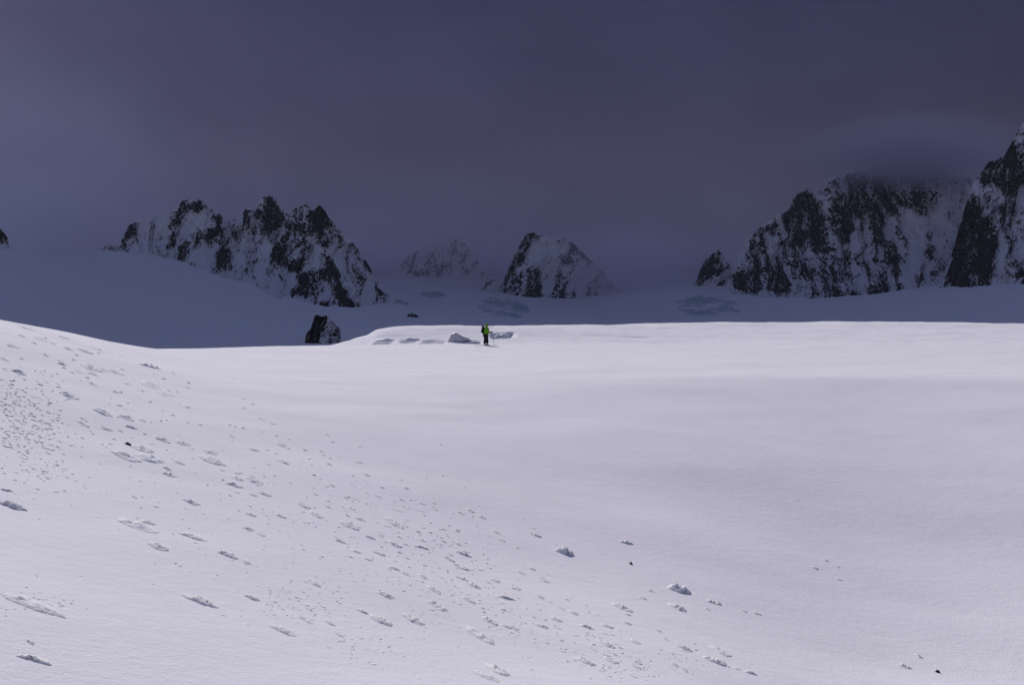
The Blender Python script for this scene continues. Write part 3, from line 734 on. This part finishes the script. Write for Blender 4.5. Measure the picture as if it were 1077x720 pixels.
pack = empty('backpack', foot + Vector((-.21, 0, 1.0)), R(4))
tag(pack, 'black backpack worn on the back of the person on skis', 'backpack')
bm = bmesh.new()
bmesh.ops.create_cube(bm, size=1, matrix=Matrix.Translation((-.02,0,.26)) @ Matrix.Diagonal((.25,.40,.60,1)))
bmesh.ops.bevel(bm, geom=bm.edges[:], offset=.09, segments=4, affect='EDGES')
bm_obj('pack_body', bm, M_BLACK, pack)
bm = bmesh.new()
bmesh.ops.create_cube(bm, size=1, matrix=Matrix.Translation((-.02,0,.55)) @ Matrix.Diagonal((.25,.38,.14,1)))
bmesh.ops.bevel(bm, geom=bm.edges[:], offset=.05, segments=3, affect='EDGES')
bm_obj('top_lid', bm, M_BLACK, pack)
bm = bmesh.new()
bmesh.ops.create_cube(bm, size=1, matrix=Matrix.Translation((-.14,0,.18)) @ Matrix.Diagonal((.08,.26,.28,1)))
bmesh.ops.bevel(bm, geom=bm.edges[:], offset=.04, segments=3, affect='EDGES')
bm_obj('pocket', bm, M_BLACK, pack)
for s in (-1, 1):
    skin('shoulder_strap', [(.08,.13*s,.55,.025), (.22,.13*s,.52,.025), (.42,.14*s,.40,.022), (.44,.14*s,.18,.02), (.3,.17*s,.0,.02), (.1,.16*s,.0,.02)],
         [(0,1),(1,2),(2,3),(3,4),(4,5)], M_BLACK, pack, sub=1)

def tube(bm, a, b, r0, r1, seg=10):
    a = Vector(a); b = Vector(b); d = b - a
    q = d.to_track_quat('Z', 'Y').to_matrix().to_4x4(); q.translation = (a+b)/2
    bmesh.ops.create_cone(bm, cap_ends=True, segments=seg, radius1=r0, radius2=r1, depth=d.length, matrix=q)
def ski(y, x0, rz, label):
    root = empty('ski', foot + Vector((0, 0, 0)), R(4 + rz)); tag(root, label, 'ski')
    n = 30; co = []; fc = []
    for i in range(n + 1):
        t = i/n; x = x0 + 1.72*t
        w = .058 - .018*math.sin(math.pi*t); w *= 1 if t < .93 else max(.15, 1 - ((t-.93)/.07)**2*.85)
        z = .035 + (.0 if t < .86 else 1.0*((t-.86)/.14)**2*.13) + (.03*((.06-t)/.06)**2 if t < .06 else 0)
        co += [(x, y-w, z), (x, y+w, z), (x, y+w, z+.014), (x, y-w, z+.014)]
    for i in range(n):
        for k in range(4):
            k2 = (k+1) % 4
            fc.append((i*4+k, i*4+k2, i*4+4+k2, i*4+4+k))
    fc.append((0,1,2,3)); fc.append((n*4,n*4+3,n*4+2,n*4+1))
    raw_obj('ski_board', np.array(co, np.float32), np.array(fc, np.int32), M_SKI, None, root)
    bm = bmesh.new()
    for xx in (x0 + .72, x0 + 1.02):
        bmesh.ops.create_cube(bm, size=1, matrix=Matrix.Translation((xx, y, .065)) @ Matrix.Diagonal((.09, .075, .035, 1)))
    bmesh.ops.bevel(bm, geom=bm.edges[:], offset=.008, segments=2, affect='EDGES')
    bm_obj('binding', bm, M_BOOT, root)
ski(.13, -.72, -3, 'farther ski under the person, pointing right')
ski(-.13, -.92, 2, 'nearer ski under the person, pointing right')
def pole(x, y, zt, xb, yb, label):
    root = empty('ski_pole', foot, R(4)); tag(root, label, 'ski pole')
    bm = bmesh.new(); tube(bm, (xb, yb, -.04), (x, y, zt), .008, .012); bm_obj('shaft', bm, M_ALU, root)
    bm = bmesh.new(); tube(bm, (x, y, zt-.08), (x+.008, y, zt+.1), .02, .024); bm_obj('grip', bm, M_BLACK, root)
    bm = bmesh.new(); t = .07; p = Vector((xb, yb, -.04)).lerp(Vector((x, y, zt)), t); tube(bm, p - Vector((0,0,.006)), p + Vector((0,0,.006)), .045, .03, 14); bm_obj('basket', bm, M_BLACK, root)
pole(.515, .215, 1.08, .72, .26, 'ski pole in the far hand of the person')
pole(.495, -.205, 1.03, .62, -.34, 'ski pole in the near hand of the person')

# ------------------------------------------------------------------ cloud deck, mist, haze
SUN_EL, SUN_AZ = 30.0, -20.0      # azimuth from straight ahead, negative = left
def cloud():
    m, nt, b = new_mat('storm_cloud')
    b.inputs['Roughness'].default_value = 1; b.inputs['Specular IOR Level'].default_value = 0
    tc = N(nt, 'ShaderNodeTexCoord'); nz = N(nt, 'ShaderNodeTexNoise'); nz.inputs['Scale'].default_value = .0009; nz.inputs['Detail'].default_value = 5
    nt.links.new(tc.outputs['Object'], nz.inputs['Vector'])
    mr = N(nt, 'ShaderNodeMapRange'); mr.inputs['To Min'].default_value = CLOUD*.82; mr.inputs['To Max'].default_value = CLOUD*1.18
    nt.links.new(nz.outputs['Fac'], mr.inputs['Value'])
    mx = N(nt, 'ShaderNodeVectorMath', operation='SCALE'); mx.inputs[0].default_value = CLOUD_TINT
    nt.links.new(mr.outputs['Result'], mx.inputs['Scale']); nt.links.new(mx.outputs['Vector'], b.inputs['Base Color'])
    # section: ceiling from the near edge, then a quarter curve down to a far wall
    HC = 1500.0; off = HC / math.tan(R(SUN_EL)); y0 = (HC + 560)/HC*off*math.cos(R(SUN_AZ)) + 200
    sec = [(y0 + (6000-y0)*t, HC + 1250*t) for t in np.linspace(0, 1, 50)]
    sec += [(6000 + 2300*math.sin(a), -300 + 3050*math.cos(a)) for a in np.linspace(0.03, math.pi/2, 80)]
    sec += [(8300, -360)]
    sec = np.array(sec)
    xs = np.linspace(-5600, 11000, 150)
    X = np.broadcast_to(xs[None, :], (len(sec), len(xs))); Y0 = sec[:, :1] + 0*X; Z0 = sec[:, 1:] + 0*X
    s = np.concatenate([[0], np.cumsum(np.hypot(*np.diff(sec, axis=0).T))])[:, None] + 0*X
    n = (fbm(X*.00045, s*.0006, 801, 4, .45) - .5) * 420 * smooth(0, 900, s)
    ty = np.gradient(sec[:, 0])[:, None]; tz = np.gradient(sec[:, 1])[:, None]; l = np.hypot(ty, tz)
    ny, nz_ = tz/l, -ty/l                      # towards the valley
    Yi = Y0 + ny*n; Zi = Z0 + nz_*n
    Yo = Y0 - ny*420; Zo = Z0 - nz_*420 + 60*(fbm(X*.001, s*.001, 811, 3)-.5)
    # closed slab: inner sheet + outer sheet + rim
    nr, nc = X.shape
    co = np.concatenate([np.stack([X, Yi, Zi], -1).reshape(-1, 3), np.stack([X, Yo, Zo], -1).reshape(-1, 3)])
    r = np.arange(nr-1)[:, None]; c = np.arange(nc-1)[None, :]
    q1 = np.stack([r*nc+c, r*nc+c+1, (r+1)*nc+c+1, (r+1)*nc+c], -1).reshape(-1, 4)
    q2 = q1[:, ::-1] + nr*nc
    rim = list(range(nc)) + [i*nc+nc-1 for i in range(1, nr)] + [(nr-1)*nc+j for j in range(nc-2, -1, -1)] + [i*nc for i in range(nr-2, 0, -1)]
    q3 = [(rim[i], rim[(i+1) % len(rim)], rim[(i+1) % len(rim)] + nr*nc, rim[i] + nr*nc) for i in range(len(rim))]
    o = raw_obj('cloud', co, np.vstack([q1, q2, np.array(q3)]), m)
    tag(o, 'dark violet grey storm cloud covering the valley and mountains', 'cloud', kind='structure')
CLOUD = .68; CLOUD_TINT = (.82, .845, 1.16)
cloud()

def vol_mat(name, dens, col=(.93, .93, 1.0), aniso=.0):
    m = bpy.data.materials.new(name); m.use_nodes = True; nt = m.node_tree
    nt.nodes.remove(nt.nodes['Principled BSDF'])
    v = N(nt, 'ShaderNodeVolumePrincipled'); v.inputs['Density'].default_value = dens
    v.inputs['Color'].default_value = (*col, 1); v.inputs['Anisotropy'].default_value = aniso
    nt.links.new(v.outputs['Volume'], nt.nodes['Material Output'].inputs['Volume'])
    return m
def box(name, lo, hi, mat):
    bm = bmesh.new()
    bmesh.ops.create_cube(bm, size=1)
    o = bm_obj(name, bm, mat, None, False)
    o.scale = [h-l for l, h in zip(lo, hi)]; o.location = [(h+l)/2 for l, h in zip(lo, hi)]
    return o
HAZE = .18e-4
def mist_mat(dens, seed, col):
    m = vol_mat('drifting_mist', dens, col); nt = m.node_tree
    v = [n for n in nt.nodes if n.type == 'PRINCIPLED_VOLUME'][0]
    tc = N(nt, 'ShaderNodeTexCoord'); gr = N(nt, 'ShaderNodeTexGradient', gradient_type='SPHERICAL')
    nz = N(nt, 'ShaderNodeTexNoise'); nz.inputs['Scale'].default_value = 2.2; nz.inputs['Detail'].default_value = 3
    off = N(nt, 'ShaderNodeVectorMath', operation='ADD'); off.inputs[1].default_value = (seed*1.7, seed*.9, 0)
    nt.links.new(tc.outputs['Object'], gr.inputs['Vector']); nt.links.new(tc.outputs['Object'], off.inputs[0])
    nt.links.new(off.outputs['Vector'], nz.inputs['Vector'])
    a = N(nt, 'ShaderNodeMath', operation='MULTIPLY_ADD'); a.inputs[1].default_value = 1.2; a.inputs[2].default_value = -.6
    nt.links.new(nz.outputs['Fac'], a.inputs[0])
    b = N(nt, 'ShaderNodeMath', operation='MULTIPLY'); b.inputs[1].default_value = 1.6
    nt.links.new(gr.outputs['Fac'], b.inputs[0])
    p = N(nt, 'ShaderNodeMath', operation='MULTIPLY'); nt.links.new(gr.outputs['Fac'], p.inputs[0])
    c = N(nt, 'ShaderNodeMath', operation='ADD', use_clamp=True); nt.links.new(b.outputs[0], c.inputs[0]); nt.links.new(a.outputs[0], c.inputs[1])
    nt.links.new(c.outputs[0], p.inputs[1])
    q = N(nt, 'ShaderNodeMath', operation='MULTIPLY'); q.inputs[1].default_value = dens; nt.links.new(p.outputs[0], q.inputs[0])
    nt.links.new(q.outputs[0], v.inputs['Density'])
    return m
def mist(px, py, d, rx, ry, rz, dens, seed, col=(.74, .71, .84)):
    bm = bmesh.new(); bmesh.ops.create_icosphere(bm, subdivisions=3, radius=1)
    o = bm_obj('mist', bm, mist_mat(dens, seed, col))
    x, y, z = at(px, py, d); o.location = (float(x), float(y), float(z)); o.scale = (rx, ry, rz)
    tag(o, kind='stuff')
mist(955, 160, 2900, 430, 320, 120, 1.0e-2, 12, (.66, .64, .75))
mist(985, 172, 2880, 230, 260, 80, 1.3e-2, 22, (.66, .64, .75))
mist(470, 240, 4500, 800, 500, 400, 1.5e-3, 14, (.9, .87, .96))
mist(665, 280, 3650, 420, 360, 240, 3.5e-3, 15, (.9, .87, .96))
mist(0, 190, 3600, 760, 700, 520, 3.5e-3, 16, (.95, .92, 1.0))
mist(35, 235, 2900, 330, 420, 200, 7e-3, 21, (.95, .92, .98))
mist(538, 292, 5700, 4400, 1500, 300, 2.2e-3, 17, (.88, .87, .95))
hz = box('haze', (-5200, -350, -62), (5200, 7250, 1100), vol_mat('thin_mist', HAZE))
tag(hz, kind='stuff')

# ------------------------------------------------------------------ light, world, camera
w = bpy.data.worlds.new('World'); bpy.context.scene.world = w; w.use_nodes = True
nt = w.node_tree; bg = nt.nodes['Background']
sky = N(nt, 'ShaderNodeTexSky'); sky.sky_type = 'NISHITA'; sky.sun_disc = False
sky.sun_elevation = R(SUN_EL); sky.sun_rotation = R(SUN_AZ); sky.altitude = 2500; sky.dust_density = 1.5
tint = N(nt, 'ShaderNodeVectorMath', operation='MULTIPLY'); tint.inputs[1].default_value = (1.0, .85, .92)
nt.links.new(sky.outputs['Color'], tint.inputs[0])
nt.links.new(tint.outputs['Vector'], bg.inputs['Color']); bg.inputs['Strength'].default_value = .085
sun = bpy.data.lights.new('sun', 'SUN'); sun.energy = 3.9; sun.angle = R(.53); sun.color = (1.0, .955, .93)
so = bpy.data.objects.new('sun', sun); C.objects.link(so)
v = Vector((math.sin(R(SUN_AZ))*math.cos(R(SUN_EL)), math.cos(R(SUN_AZ))*math.cos(R(SUN_EL)), math.sin(R(SUN_EL))))
so.rotation_euler = (-v).to_track_quat('-Z', 'Y').to_euler()

cam = bpy.data.cameras.new('camera'); co = bpy.data.objects.new('camera', cam); C.objects.link(co)
cam.sensor_width = 36; cam.lens = 36 * F / 1077; cam.clip_start = .1; cam.clip_end = 30000
co.location = (0, 0, EYE); co.rotation_euler = (math.pi/2 + PITCH, 0, 0)
sc = bpy.context.scene; sc.camera = co
sc.view_settings.view_transform = 'Standard'; sc.view_settings.look = 'None'; sc.view_settings.gamma = 1
sc.view_settings.exposure = 0.0
sc.cycles.volume_bounces = 3; sc.cycles.max_bounces = 8; sc.cycles.diffuse_bounces = 5
print('clods', cnt)
